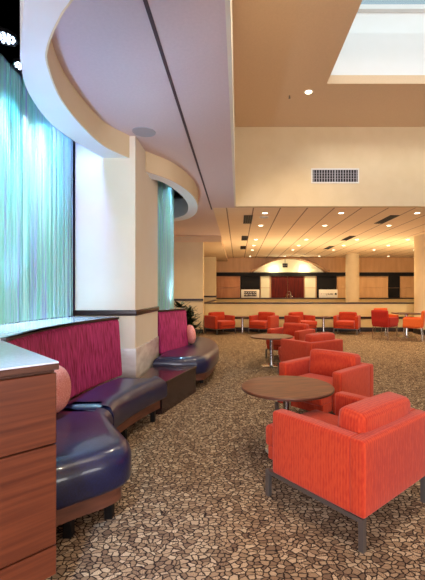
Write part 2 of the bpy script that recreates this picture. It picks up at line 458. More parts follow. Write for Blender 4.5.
panel('wall_panel', 5.48, 8.28, YB, 1.64, 2.28, 'tan_wood', 'wide light wood panel behind the round column, upper')
panel('wall_panel', 5.48, 8.28, YB, 0, 1.62, 'tan_wood', 'wide light wood panel behind the round column, lower')
panel('wall_panel', 8.32, 8.92, YB, 1.64, 2.28, 'black', 'narrow black panel in the light wood wall, upper', th=.1)
panel('wall_panel', 8.32, 8.92, YB, 0, 1.62, 'black', 'narrow black panel in the light wood wall, lower', th=.1)
panel('wall_panel', 8.96, 11.98, YB, 1.64, 2.28, 'tan_wood', 'light wood panel right of the narrow black panels, upper')
panel('wall_panel', 8.96, 11.98, YB, 0, 1.62, 'tan_wood', 'light wood panel right of the narrow black panels, lower')
struct('trim_6', bevel(box(-1.4, 11.98, YB-.16, YB, 2.28, 2.48), .01), 'black')
d = struct('door_1', bevel(box(1.84, 2.73, YB-.07, YB-.01, 0, 2.27), .01), 'red_wood')
obj('door_handle', tube([(2.66, YB-.08, 1.0), (2.66, YB-.13, 1.02), (2.66, YB-.13, 1.3), (2.66, YB-.08, 1.32)], .012), 'chrome', d)
d = struct('door_2', bevel(box(2.75, 3.64, YB-.07, YB-.01, 0, 2.27), .01), 'red_wood')
obj('door_handle', tube([(2.82, YB-.08, 1.0), (2.82, YB-.13, 1.02), (2.82, YB-.13, 1.3), (2.82, YB-.08, 1.32)], .012), 'chrome', d)
# arch over the doors
def arc(w, h, z0, cx, n=28):
    R = (w*w/4+h*h)/(2*h); a0 = math.asin(w/2/R)
    return [(cx+R*math.sin(-a0+2*a0*i/n), z0+h-R+R*math.cos(-a0+2*a0*i/n)) for i in range(n+1)]
CXA = 2.80
A = arc(3.9, .72, 2.49, CXA); B = arc(4.15, .80, 2.49, CXA)
ar = thing('arched_canopy', 'shallow glowing cream arch above the dark red doors', 'arch', (0, 0, 0))
def prism_xz(poly, y0, y1):
    bm = bmesh.new()
    a = [bm.verts.new((x, y0, z)) for x, z in poly]; b = [bm.verts.new((x, y1, z)) for x, z in poly]
    for i in range(len(poly)): bm.faces.new((a[i], a[(i+1) % len(a)], b[(i+1) % len(a)], b[i]))
    bm.faces.new(a); bm.faces.new(list(reversed(b)))
    bmesh.ops.triangulate(bm, faces=[f for f in bm.faces if len(f.verts) > 4]); return bm
obj('tympanum', prism_xz(A, YB-.06, YB-.001), 'arch', ar, False)
obj('arch_rim', prism_xz(A+list(reversed(B)), YB-.62, YB-.001), 'rim_tan', ar)
for s in (-1, 1):
    obj('scroll', lathe([(.0, -.3), (.07, -.3), (.07, .3), (0, .3)], (CXA+s*2.08, YB-.32, 2.53), 20, Matrix.Rotation(PI/2, 3, 'X')), 'rim_tan', ar)
ex = thing('exit_sign', 'small dark box sign hung inside the arch', 'sign', (2.57, YB-.3, 2.85))
sgb = obj('sign_box', bevel(box(-.14, .14, -.03, .03, -.11, .11), .008), 'black', ex)
obj('hanger', tube([(0, 0, .11), (0, 0, .40)], .012, 6), 'black', ex)
bm = bmesh.new()
# the faint word EXIT in blocks
def glyphs(bm, text, x, z, w, h, y, t):
    G = {'E': [(0, 0, .25, 1), (0, 0, 1, .2), (0, .4, .8, .6), (0, .8, 1, 1)], 'I': [(.35, 0, .65, 1)], 'T': [(0, .8, 1, 1), (.37, 0, .63, .8)]}
    for i, ch in enumerate(text):
        X = x+i*w*1.25
        if ch == 'X':
            for s in (-1, 1):
                add_box(bm, X+w*.5-w*.12, X+w*.5+w*.12, y-t, y, z-h*.08, z+h*1.08, rot=Matrix.Rotation(s*.55, 3, 'Y'), piv=(X+w*.5, y, z+h*.5))
        else:
            for a, b, c, d_ in G[ch]: add_box(bm, X+a*w, X+c*w, y-t, y, z+b*h, z+d_*h)
glyphs(bm, 'EXIT', -.10, -.04, .042, .08, -.03, .004)
obj('lettering', bm, 'grey_metal', sgb, False)

# back counter
bc = thing('back_counter', 'long cream back counter with dark top under the wood panels', 'counter', (0, 0, 0))
obj('cabinet_body', box(-1.25, 9.5, 19.8, YB-.11, 0, 1.03), 'butter', bc, False)
obj('worktop', bevel(box(-1.25, 9.5, 19.72, YB-.11, 1.03, 1.085), .01), 'dark_rail', bc)
fc = thing('gooseneck_faucet', 'tall chrome gooseneck faucet on the back counter', 'faucet', (2.85, 20.0, 1.085))
obj('neck', tube([(0, 0, 0)]+[(0, 0, .2)]+[(-.09+.09*math.cos(a), 0, .26+.09*math.sin(a)) for a in [PI*i/8 for i in range(9)]]+[(-.18, 0, .2)], .018), 'chrome', fc)
obj('spout_base', lathe([(.04, 0), (.04, .02), (.025, .05), (.02, .06)], (0, 0, 0), 16), 'chrome', fc)
obj('lever', tube([(.02, 0, .06), (.10, 0, .09)], .012, 6), 'chrome', fc)
def marksign(x0, x1, kind, lab):
    t = thing('lettered_sign', lab, 'sign', ((x0+x1)/2, 20.1, 1.085)); w = (x1-x0)/2
    obj('board', bevel(box(-w, w, -.04, .04, 0, .45), .012), 'sign_white', t)
    bm = bmesh.new()
    if kind == 0:
        obj('plaque', bevel(box(-w*.68, w*.68, -.05, -.04, .08, .36), .004), 'dark_rail', t)
        bm2 = bmesh.new()
        for row, (z, h, n) in enumerate(((.26, .06, 7), (.13, .09, 8))):
            for i in range(n):
                cx = -w*.58+i*w*1.16/(n-1); ww = .028
                add_box(bm2, cx-ww, cx-ww*.3, -.056, -.05, z, z+h)
                if (i+row) % 2: add_box(bm2, cx-ww, cx+ww, -.056, -.05, z+h*.8, z+h)
                if (i+row) % 3: add_box(bm2, cx-ww, cx+ww, -.056, -.05, z+h*.35, z+h*.55)
                if (i*2+row) % 3 == 0: add_box(bm2, cx+ww*.3, cx+ww, -.056, -.05, z, z+h*.9)
        obj('lettering', bm2, 'sign_white', t, False)
        bm.free()
    else:
        for i, cx in enumerate((-.38, -.28, -.18, -.10, -.02, .06, .13, .2)):
            h = .03 if i < 3 else .1; z = .2 if i < 3 else .15
            add_box(bm, cx-.02, cx-.005 if i > 2 else cx+.01, -.046, -.04, z, z+h)
            if i > 2: add_box(bm, cx-.02, cx+.03, -.046, -.04, z if i % 2 else z+h-.02, z+.02 if i % 2 else z+h)
            if i in (4, 6, 7): add_box(bm, cx+.015, cx+.03, -.046, -.04, z, z+h)
        obj('lettering', bm, 'dark_rail', t, False)
        obj('round_mark', lathe([(.055, 0), (.055, .008)], (w-.1, -.04, .21), 20, Matrix.Rotation(PI/2, 3, 'X')), 'black', t)
    return t
marksign(.17, 1.16, 0, 'white sign with a dark plaque of two text lines, left of the doors')
marksign(4.40, 5.40, 1, 'white sign with thin dark lettering and a black dot, right of the doors')

# pillar, round columns
def column_thing(lab, x, y, r, z1, base=True, seg=36):
    t = thing('round_column', lab, 'column', (x, y, 0))
    obj('shaft', lathe([(r, 0), (r, z1)], (0, 0, 0), seg), 'cream', t)
    obj('column_base', lathe([(r+.03, 0), (r+.03, .15), (r+.005, .17)], (0, 0, 0), seg), 'dark_floorbase', t)
    return t
column_thing('round cream column behind the long counter wall', 5.72, 18.5, .33, 3.3)
column_thing('thick round cream column at the right edge beside dining table', 6.72, 12.45, .72, 3.3)
t = thing('square_pillar', 'square cream pillar at the left end behind counter wall', 'pillar', (-1.43, 18.3, 0))
obj('shaft', box(-.34, .34, -.3, .3, 0, 3.1), 'cream', t, False)
obj('chair_rail', bevel(box(-.36, .36, -.33, .33, 1.14, 1.22), .01), 'dark_rail', t)
obj('pillar_base', bevel(box(-.36, .36, -.33, .33, 0, .14), .01), 'dark_floorbase', t)

# long half-height wall in front of the serving area
hw = thing('half_wall', 'long cream half-height wall with dark cap behind the armchair row', 'low wall', (0, 0, 0))
obj('wall_body', box(-1.19, 12, 13.1, 13.3, 0, .99), 'butter', hw, False)
obj('cap', bevel(box(-1.19, 12, 13.06, 13.34, .985, 1.03), .01), 'dark_rail', hw)
obj('bumper_rail', bevel(box(-1.19, 12, 13.07, 13.1, .45, .53), .008), 'dark_rail', hw)
obj('skirting', bevel(box(-1.19, 12, 13.07, 13.1, 0, .15), .008), 'dark_floorbase', hw)
hw2 = thing('half_wall', 'short side half wall running back from the left end of long one', 'low wall', (0, 0, 0))
obj('wall_body', box(-1.19, -1.05, 13.34, 17.9, 0, .985), 'butter', hw2, False)
obj('cap', bevel(box(-1.21, -1.03, 13.35, 17.9, .985, 1.03), .01), 'dark_rail', hw2)

# main square column between the bays
t = thing('square_column', 'square painted column with marble foot between the two banquettes', 'column', (-1.615, 5.13, 0))
obj('shaft', box(-.365, .365, -.63, .63, 0, 3.7), 'cream_light', t, False)
obj('chair_rail', bevel(box(-.385, .385, -.65, .65, 1.11, 1.18), .01), 'dark_rail', t)
obj('marble_foot', bevel(box(-.38, .38, -.645, .645, 0, .71), .008), 'marble', t)

# ------------------------------------------------------------------ banquettes
backA = spline([(-1.455, 2.30), (-1.485, 2.42), (-1.56, 2.93), (-1.55, 3.45), (-1.47, 3.95), (-1.385, 4.28)], 8)   # face of the back at its top
def sidewall(line, lab_root, z0=.44, z1=1.085, th=.10):
    # left of a line running near to far is -x side (behind)
    return wallstrip(line, th, [(-.045, z0), (-.05, z0+.03), (-.03, .75), (-.008, z1-.03), (.01, z1), (th, z1), (th, z0)])
b1 = thing('curved_banquette', 'near curved banquette with magenta back and navy seats around the bay', 'banquette', (0, 0, 0))
o = obj('backrest', sidewall(backA[:12], ''), 'purple', b1); o['label'] = 'magenta streaked back section nearest the cabinet'
o = obj('backrest', sidewall(backA[11:], ''), 'purple', b1); o['label'] = 'magenta streaked back section beside the column'
bm = bmesh.new()
outerA = offset(backA, .10)
SEATP = [(.05, .21), (.015, .225), (0, .25), (0, .37), (.012, .41), (.035, .44), (.07, .458), (.12, .465)]
frontB = spline([(-1.02, 3.04), (-1.03, 3.25), (-.975, 3.55), (-.89, 3.85), (-.79, 4.12)], 6)
rearB = spline([(-1.36, 4.12), (-1.44, 3.85), (-1.51, 3.45), (-1.52, 3.04)], 6)
obj('seat_cushion', slab(frontB+rearB, SEATP), 'leather', b1)
frontA = spline([(-1.14, 1.99), (-1.0, 1.96), (-.86, 2.07), (-.74, 2.17), (-.675, 2.28), (-.70, 2.42), (-.80, 2.58), (-.92, 2.76), (-1.0, 2.9), (-1.02, 3.02)], 6)
rearA = spline([(-1.51, 3.02), (-1.51, 2.75), (-1.46, 2.45), (-1.42, 2.31)], 6)
obj('seat_cushion', slab(frontA+rearA, SEATP), 'leather', b1)
RAILP = [(.06, .115), (.06, .215)]
obj('seat_rail', slab(frontB+rearB, RAILP), 'seat_rail', b1)
obj('seat_rail', slab(frontA+rearA, RAILP), 'seat_rail', b1)
for (x, y) in ((-.80, 2.30), (-.97, 2.12), (-.95, 2.68), (-1.12, 3.05), (-1.08, 3.5), (-.92, 4.0), (-1.4, 2.6), (-1.42, 3.9)):
    obj('leg', bevel(box(x-.025, x+.025, y-.025, y+.025, 0, .116), .004, 1), 'black', b1)
# knee wall and pale ledge behind the back, out to the strand curtain
curt1 = spline([(-1.78, 2.10), (-1.90, 2.45), (-2.0, 2.8), (-2.08, 3.3), (-2.06, 3.85), (-1.98, 4.34)], 8)
n1 = len(outerA)
def resample(line, n):
    L = [0]
    for a, b in zip(line, line[1:]): L.append(L[-1]+(b-a).length)
    out = []
    for i in range(n):
        s = L[-1]*i/(n-1); j = max(q for q in range(len(L)) if L[q] <= s+1e-9); j = min(j, len(line)-2)
        t = (s-L[j])/(L[j+1]-L[j]); out.append(line[j].lerp(line[j+1], t))
    return out
cin = resample(offset(curt1, .10), n1)
lw = thing('window_ledge', 'pale curved ledge behind the near banquette below strand curtain', 'ledge', (0, 0, 0))
obj('knee_wall', band(offset(backA, .105), resample(offset(curt1, .06), n1), 0, 1.083), 'cream', lw)
lt = obj('ledge_top', band(offset(backA, .02), cin, 1.088, 1.112), 'laminate', lw)
o = obj('ledge_edge', band(offset(backA, -.012), offset(backA, .019), 1.086, 1.113), 'dark_rail', lt); o['label'] = 'dark front edging'

# the cabinet in the near left corner
CD = Vector((-.78, 1.586)); u = Vector((-.711, -.703)).normalized(); wv = Vector((-.703, .711)).normalized()
cab = thing('service_cabinet', 'reddish walnut cabinet with pale top at the near left corner', 'cabinet', (CD.x, CD.y, 0), math.atan2(u.y, u.x))
# local +x runs along the front towards the near left, local -y goes away from the viewer
DEP = .95
obj('cabinet_body', box(.0, 1.5, -DEP, -.02, .19, 1.066), 'walnut_edge', cab, False)
for z0, z1 in ((.19, .313), (.319, .747), (.753, 1.055)):
    obj('drawer_front', bevel(box(-.002, 1.5, -.02, .0, z0, z1), .003, 1), 'walnut_front', cab)
obj('plinth', box(.03, 1.5, -DEP+.03, -.05, 0, .19), 'black', cab, False)
ct = obj('countertop', bevel(box(-.01, 1.5, -DEP, .008, 1.094, 1.102), .002, 1), 'laminate', cab)
o = obj('countertop_edge', bevel(box(-.01, 1.5, -DEP, .01, 1.068, 1.094), .003, 1), 'walnut_edge', ct)

# far banquette (island seat around the second bay)
b2 = thing('curved_banquette', 'far rounded banquette with magenta back beyond the square column', 'banquette', (0, 0, 0))
front2 = spline([(-.60, 5.28), (-.44, 5.42), (-.36, 5.85), (-.33, 6.3), (-.37, 6.9), (-.50, 7.45), (-.75, 7.85), (-1.05, 7.95)], 6)
rear2 = spline([(-1.12, 7.75), (-1.06, 7.2), (-1.0, 6.75), (-.97, 6.62)], 6)+spline([(-1.0, 6.5), (-1.1, 6.2), (-1.2, 5.9), (-1.22, 5.28)], 6)
obj('seat_cushion', slab(front2+rear2, [(a, z) for a, z in SEATP]), 'leather', b2)
obj('seat_rail', slab(front2+rear2, RAILP), 'seat_rail', b2)
for (x, y) in ((-.56, 5.7), (-.5, 6.3), (-.52, 6.9), (-.75, 7.6), (-1.0, 7.6)):
    obj('leg', bevel(box(x-.025, x+.025, y-.025, y+.025, 0, .116), .004, 1), 'black', b2)
back2 = spline([(-1.24, 5.79), (-1.14, 6.0), (-1.03, 6.28), (-.93, 6.58)], 6)
obj('backrest', sidewall(back2, ''), 'purple', b2)
curt2 = spline([(-1.42, 5.8), (-1.33, 6.1), (-1.24, 6.5), (-1.24, 6.9), (-1.32, 7.3), (-1.5, 7.8)], 8)
lw2 = thing('window_ledge', 'pale ledge above the back of the far banquette', 'ledge', (0, 0, 0))
obj('knee_wall', band(offset(back2, .105), resample(offset(curt2, -.02)[:26], len(back2)), .0, 1.083), 'cream', lw2)
lt = obj('ledge_top', band(offset(back2, .02), resample(offset(curt2, -.02)[:26], len(back2)), 1.088, 1.112), 'laminate', lw2)
o = obj('ledge_edge', band(offset(back2, -.012), offset(back2, .019), 1.086, 1.113), 'dark_rail', lt); o['label'] = 'dark front edging'

# low dark block between the banquettes
sb = thing('banquette_side_table', 'low dark plum box table between the two banquettes', 'side table', (0, 0, 0))
blk = [Vector(p) for p in ((-.80, 4.42), (-.70, 4.78), (-.58, 5.2), (-.62, 5.25), (-1.2, 5.25), (-1.2, 4.47), (-1.2, 4.22), (-.86, 4.22))]
obj('box_body', slab(blk, [(.01, 0), (.01, .33)]), 'dark_leather', sb, False)
obj('box_top', slab(blk, [(0, .33), (0, .355), (.006, .36)]), 'dark_leather', sb, False)

# cushions
def cushion(lab, x, y, z, rz, tilt, w=.40, h=.38, th=.15):
    t = thing('round_cushion', lab, 'cushion', (x, y, z), rz)
    bm = bmesh.new(); R = Matrix.Rotation(tilt, 3, 'Y') @ Matrix.Rotation(PI/2, 3, 'Y')
    prof = []
    for i in range(13):
        a = -PI/2+PI*i/12; prof.append((max(.004, (w/2)*math.cos(a)**.62), th/2*math.sin(a)))
    add_lathe(bm, prof, (0, 0, h/2), 32, R)
    cb = obj('cushion_body', bm, 'pink', t)
    bm = bmesh.new(); n = 32
    add_tube(bm, [Vector((0, 0, h/2))+R @ Vector((w/2*1.0*math.cos(2*PI*i/n), w/2*1.0*math.sin(2*PI*i/n), 0)) for i in range(n+1)], .006, 6)
    obj('piping', bm, 'pink', cb)
    return t
cushion('round pink cushion leaning on near banquette back by the cabinet', -1.41, 2.86, .475, 0, -.12, w=.36, h=.36)
cushion('round pink cushion at the end of the far banquette back', -.85, 6.62, .475, .45, -.12, w=.34, h=.34)

# ------------------------------------------------------------------ strand curtains
def curtain(line, z0, z1, n, lab):
    t = thing('strand_curtain', lab, 'curtain', (0, 0, 0)); t['kind'] = 'stuff'
    L = resample(line, n); bm = bmesh.new()
    for i, p in enumerate(L):
        for layer in range(2):
            q = p+Vector((random.uniform(-.035, .035), random.uniform(-.035, .035)))
            r = random.uniform(.0018, .0036); zz = [z0+random.uniform(0, .01), z1]
            a0 = random.uniform(0, 2*PI); rg = []
            sw = random.uniform(-.006, .006)
            for zq, dx in ((zz[0], sw), ((z0+z1)/2, 0), (zz[1], 0)):
                rg.append([bm.verts.new((q.x+dx+r*math.cos(a0+2*PI*c/3), q.y+r*math.sin(a0+2*PI*c/3), zq)) for c in range(3)])
            for a, b in zip(rg, rg[1:]):
                for c in range(3): bm.faces.new((a[c], a[(c+1) % 3], b[(c+1) % 3], b[c]))
    o = obj('strands', bm, 'strands', t); o['kind'] = 'stuff'
    bm = wallstrip(line, .02, [(-.03, z1), (.03, z1), (.03, z1+.04), (-.03, z1+.04)])
    obj('curtain_track', bm, 'black', t)
    return t
curtain(curt1, 1.115, 3.80, 620, 'large blue-lit strand curtain behind the near banquette')
curtain(curt2, .0, 3.80, 380, 'narrow blue-lit strand curtain beyond the square column')

# LED spot heads in the coves
def ledhead():
    t = thing('led_spotlight', '', 'spotlight', (0, 0, 0))
    hs = obj('housing', lathe([(.05, .16), (.085, .13), (.095, .02), (.095, 0), (.085, 0), (.085, .015)], seg=24), 'black', t)
    m = mat('led_face', srgb(230, 240, 255), .4, emit=srgb(210, 230, 255), estr=3)[0]
    bm = bmesh.new()
    for rr, cnt in ((.0, 1), (.032, 6), (.064, 11)):
        for i in range(cnt):
            a = 2*PI*i/cnt; add_lathe(bm, [(.011, .002), (.011, .012)], (rr*math.cos(a), rr*math.sin(a), 0), 8)
    o = obj('led_cluster', bm, m, hs)
    obj('yoke', tube([(-.1, 0, .07), (-.11, 0, .2), (0, 0, .22), (.11, 0, .2), (.1, 0, .07)], .008, 6), 'black', t)
    obj('clamp', tube([(0, 0, .22), (0, 0, .48)], .015, 6), 'black', t)
    return t
led = ledhead(); led.location = (-1.86, 2.95, 3.42); led['label'] = 'round LED spotlight in the near cove, closest to the top edge'; led['group'] = 'LED spotlights in the coves'
dup(led, 'round LED spotlight in the near cove, lower one beside the soffit', (-1.925, 3.33, 3.42), .4, 'LED spotlights in the coves')
for i, (x, y) in enumerate(((-1.13, 6.5), (-1.12, 7.0))):
    dup(led, ('LED spotlight in the far cove, nearer one', 'LED spotlight in the far cove, farther one')[i], (x, y, 3.42), .4, 'LED spotlights in the coves')
for i, y in enumerate((6.05, 6.75, 7.4)):
    tag(obj('cove_truss_bar', tube([(-2.6, y, 3.30), (-1.02 if i < 2 else -1.1, y, 3.30)], .03, 8), 'black'),
        ('nearest', 'middle', 'farthest')[i]+' black bar crossing the far cove', 'truss bar', 'bars in the far cove')

# ------------------------------------------------------------------ ceiling fittings
def can():
    t = thing('recessed_downlight', '', 'ceiling light', (0, 0, 0))
    obj('trim_ring', lathe([(.062, -.002), (.082, -.002), (.086, .004), (.062, .006)], seg=24, ring=True), 'vent_white', t)
    obj('lens', lathe([(.06, -.001), (.06, .003)], seg=24), 'glow_warm', t)
    return t
cn = None
rows = {8.9: 'front row', 10.57: 'second row', 13.4: 'third row', 15.1: 'fourth row', 16.7: 'fifth row', 19.6: 'back row'}
cols = {.65: 'leftmost', 2.48: 'second from left', 4.31: 'third from left', 6.14: 'fourth from left', 7.97: 'fifth from left'}
for y, rn in rows.items():
    for x, cl in cols.items():
        if y == 13.4 and x == .65: pass
        lab = 'small recessed downlight in the tiled ceiling, %s, %s' % (rn, cl)
        vis = abs((x/y)*370+238) < 425
        if not vis and y < 12: continue
        if cn is None:
            cn = can(); cn.location = (x, y, ZC-.003); cn['label'] = lab; cn['group'] = 'downlights in the tiled ceiling'
        else: dup(cn, lab, (x, y, ZC-.003), 0, 'downlights in the tiled ceiling')
dup(cn, 'single recessed downlight in the high coffer left of skylight', (1.29, 6.77, CZ-.003), 0, 'downlight in the coffer')
t = thing('sprinkler_head', 'tiny sprinkler head near the coffer downlight', 'sprinkler', (.96, 6.9, CZ+.002)); obj('stem', tube([(0, 0, 0), (0, 0, -.04)], .012, 8), 'steel', t); obj('deflector', lathe([(.02, -.05), (.02, -.045)], seg=12), 'steel', t)
t = thing('ceiling_speaker', 'round grey speaker flush in the mauve ceiling above column', 'ceiling speaker', (-1.115, 4.39, ZC))
obj('rim', lathe([(.115, -.008), (.135, -.006), (.137, 0), (.115, 0)], seg=32, ring=True), 'grey_metal', t)
obj('grille', lathe([(.115, -.007), (.115, -.001)], seg=32), 'grey_metal', t)
t = thing('ceiling_speaker', 'small round speaker in the tiled ceiling beside the first downlight', 'ceiling speaker', (.66, 9.4, ZC))
obj('rim', lathe([(.10, -.008), (.12, -.006), (.122, 0), (.10, 0)], seg=24, ring=True), 'vent_white', t)
obj('grille', lathe([(.10, -.007), (.10, -.001)], seg=24), 'grey_metal', t)
# big return grille on the coffer end wall
t = thing('wall_vent', 'white framed rectangular air vent on the wall below the coffer', 'vent', (2.15, 8.2, 3.97))
bm = bmesh.new(); W, H = .53, .165
add_box(bm, -W, W, -.02, 0, H-.03, H); add_box(bm, -W, W, -.02, 0, -H, -H+.03); add_box(bm, -W, -W+.03, -.02, 0, -H+.03, H-.03); add_box(bm, W-.03, W, -.02, 0, -H+.03, H-.03)
obj('frame', bm, 'vent_white', t, False)
obj('backing', box(-W+.03, W-.03, -.004, -.001, -H+.03, H-.03), 'void', t, False)
bm = bmesh.new()
for i in range(17):
    x = -W+.06+i*(2*W-.12)/16; add_box(bm, x-.008, x+.008, -.016, -.004, -H+.03, H-.03)
add_box(bm, -.014, .014, -.02, -.004, -H+.03, H-.03)
for z in (-.06, 0, .06): add_box(bm, -W+.03, W-.03, -.014, -.006, z-.003, z+.003)
obj('louvre', bm, 'grey_metal', t, False)
# linear diffusers in the tiled ceiling
def diff():
    t = thing('linear_diffuser', '', 'ceiling vent', (0, 0, 0))
    obj('backing', box(-.11, .11, -.55, .55, -.006, .002), 'void', t, False)
    bm = bmesh.new()
    for x in (-.11, -.06, 0, .055, .105): add_box(bm, x-.005, x+.005, -.55, .55, -.014, -.006)
    obj('blade', bm, 'pot', t, False); return t
df = diff(); G = 'dark slot diffusers in the tiled ceiling'
df.location = (.26, 9.7, ZC); df['group'] = G; df['label'] = 'dark slot diffuser in the left row, nearest'
for x, y, l in ((.24, 13.05, 'left row, middle'), (.22, 15.8, 'left row, farthest'), (3.88, 9.7, 'right row, nearest'), (3.88, 13.05, 'right row, middle'), (3.88, 15.8, 'right row, farthest')):
    dup(df, 'dark slot diffuser in the %s' % l, (x, y, ZC), 0, G)

# ------------------------------------------------------------------ armchairs
def armchair():
    t = thing('armchair', '', 'armchair', (0, 0, 0))
    W, D = .80, .78   # front is -y
    for s in (-1, 1):
        obj('armrest', rbox(.105, D-.17, .415, .020, (.004, .002, .006), loc=(s*(W/2-.0525), .005, .395+.0)), 'red_fabric', t)
    obj('back_panel', rbox(W, .10, .415, .022, (.002, .006, .004), loc=(0, D/2-.05, .395)), 'red_fabric', t)
    obj('seat_cushion', rbox(W-.215, .68, .15, .03, (.0, .006, .015), loc=(0, -.145, .36)), 'red_fabric', t)
    obj('seat_base', rbox(W-.215, .65, .10, .015, loc=(0, -.125, .25)), 'red_fabric', t)
    obj('back_cushion', rbox(W-.215, .18, .30, .04, (.006, .014, .012), loc=(0, D/2-.17, .56), rot=Matrix.Rotation(-.10, 3, 'X')), 'red_fabric', t)
    bm = bmesh.new(); w, d = W/2-.03, D/2-.03
    for s in (-1, 1):
        add_box(bm, s*w-.014, s*w+.014, -d, d, .155, .18); add_box(bm, -w, w, s*d*.72-.014, s*d*.72+.014, .155, .18)
    obj('frame', bm, 'steel', t, False)
    for sx in (-1, 1):
        for sy in (-1, 1):
            obj('leg', bevel(box(sx*w-.016, sx*w+.016, sy*d-.016, sy*d+.016, 0, .18), .002, 1), 'steel', t, False)
    return t
ac = armchair(); AG = 'red armchairs of the lounge'
def face(dx, dy): return math.atan2(dy, dx)+PI/2     # local -y to (dx,dy)
spots = [
 (.725, 2.51, face(-.64, .77), 'large coral-red armchair seen from behind at the near right'),
 (.95, 4.12, face(-.72, -.69), 'red armchair facing the near wood-topped table from beyond it'),
 (1.22, 6.30, face(-.60, .80), 'red armchair seen from behind beside the farther small table'),
 (1.12, 7.95, face(-.66, -.75), 'red armchair beyond the farther small table, facing the camera'),
 (-.60, 12.5, face(.60, -.80), 'orange-red armchair at the left end of row along half wall'),
 (.86, 12.5, face(-.52, -.85), 'orange-red armchair second from left along the half wall'),
 (2.12, 12.5, face(.58, -.81), 'orange-red armchair third from left along the half wall'),
 (3.68, 12.5, face(-.42, -.90), 'orange-red armchair fourth along the half wall, right of the side table'),
]
for i, (x, y, a, l) in enumerate(spots):
    if i == 0: ac.location = (x, y, 0); ac.rotation_euler = (0, 0, a); ac['label'] = l; ac['group'] = AG
    else: dup(ac, l, (x, y, 0), a, AG)

# pedestal tables
def table(r=.405, h=.57):
    t = thing('pedestal_table', '', 'table', (0, 0, 0))
    tp = obj('tabletop', lathe([(r-.012, h-.024), (r, h-.018), (r, h-.004), (r-.004, h)], seg=56), 'walnut_top', t)
    obj('edge_band', lathe([(r-.005, h-.024), (r+.003, h-.020), (r+.003, h-.006), (r-.001, h-.003)], seg=56), 'walnut_edge', tp)
    obj('column', lathe([(.045, .02), (.036, .05), (.036, h-.05), (.09, h-.03), (.09, h-.024)], seg=24), 'chrome', t)
    obj('base', lathe([(.2, 0), (.2, .008), (.19, .016), (.05, .024)], seg=40), 'chrome', t)
    return t
tb = table(); TG = 'round pedestal tables of the lounge'
tb.location = (.435, 3.28, 0); tb.rotation_euler[2] = .3; tb['label'] = 'near round walnut table with chrome pedestal'; tb['group'] = TG
dup(tb, 'farther round table with chrome pedestal beside two armchairs', (.63, 7.0, 0), 1.0, TG)
ts = table(.23, .565); ts.location = (.15, 12.6, 0); ts['label'] = 'small side table between the two leftmost row armchairs'; ts['group'] = 'side tables along the half wall'
dup(ts, 'small side table between third and fourth row armchairs', (2.90, 12.55, 0), 0, 'side tables along the half wall')

# dining set at the right
def dining_chair(m):
    t = thing('dining_chair', '', 'chair', (0, 0, 0))
    obj('seat', rbox(.52, .52, .12, .03, (0, 0, .01), loc=(0, 0, .43)), m, t)
    obj('backrest', rbox(.54, .08, .44, .03, (0, .006, .01), loc=(0, .25, .64), rot=Matrix.Rotation(-.08, 3, 'X')), m, t)
    for s in (-1, 1):
        obj('armrest', rbox(.06, .48, .26, .025, loc=(s*.26, -.01, .53)), m, t)
        for q in (-1, 1):
            obj('leg', tube([(s*.24, q*.22, .40), (s*.25, q*.25, 0)], [.014, .011], 8), 'chrome', t)
    return t
dc = dining_chair('crimson_fabric'); dc.location = (4.38, 11.05, 0); dc.rotation_euler[2] = face(.80, .60)
dc['label'] = 'dark red dining chair with steel legs left of the dining table'; dc['group'] = 'dining chairs at right'
do = dining_chair('orange_fabric'); do.location = (4.85, 12.1, 0); do.rotation_euler[2] = face(.35, -.94)
do['label'] = 'orange dining chair behind the dark red one, facing forward'; do['group'] = 'dining chairs at right'
dup(do, 'orange dining chair at the right frame edge, turned to the table', (5.08, 10.72, 0), face(-.85, .5), 'dining chairs at right')
t = thing('dining_table', 'dark square dining table on a steel pedestal between dining chairs', 'table', (5.28, 11.6, 0))
obj('tabletop', bevel(box(-.34, .34, -.34, .34, .71, .745), .006), 'walnut_edge', t)
obj('column', lathe([(.06, .02), (.05, .06), (.05, .68), (.12, .71)], seg=20), 'chrome', t)
obj('base', lathe([(.28, 0), (.28, .012), (.07, .03)], seg=32), 'chrome', t)

# ------------------------------------------------------------------ plant
t = thing('potted_plant', 'dark leafy dracaena plant standing behind the far banquette', 'plant', (-1.22, 8.6, 0))
obj('pot', lathe([(.14, 0), (.2, .3), (.21, .32), (.18, .32), (.17, .28)], seg=24), 'pot', t)
st = bmesh.new(); lf = bmesh.new()
for cx, cy, hh in ((-.1, 0, 1.12), (.1, .03, .8), (.03, -.08, .98), (.2, -.04, .62), (.12, -.02, 1.0)):
    add_tube(st, [(cx*.3, cy*.3, .27), (cx*.7, cy, hh*.6), (cx, cy, hh)], .014, 6)
    for i in range(46):
        a = random.uniform(0, 2*PI); z = hh-random.uniform(0, .38); L = random.uniform(.16, .27); dr = random.uniform(-.1, .8)
        d = Vector((math.cos(a), math.sin(a), 0)); sd = Vector((-d.y, d.x, 0)); prev = None
        for k in range(5):
            s = k/4; p = Vector((cx, cy, z))+d*L*s+Vector((0, 0, L*(.5*s-dr*s*s)+(.04*s)))
            w = .038*math.sin(PI*min(.97, .12+s*.88))
            cur = (lf.verts.new(p-sd*w), lf.verts.new(p+Vector((0, 0, -.006))), lf.verts.new(p+sd*w))
            if prev: lf.faces.new((prev[0], prev[1], cur[1], cur[0])); lf.faces.new((prev[1], prev[2], cur[2], cur[1]))
            prev = cur
obj('stem', st, 'trunk', t); o = obj('foliage', lf, 'leaf', t)

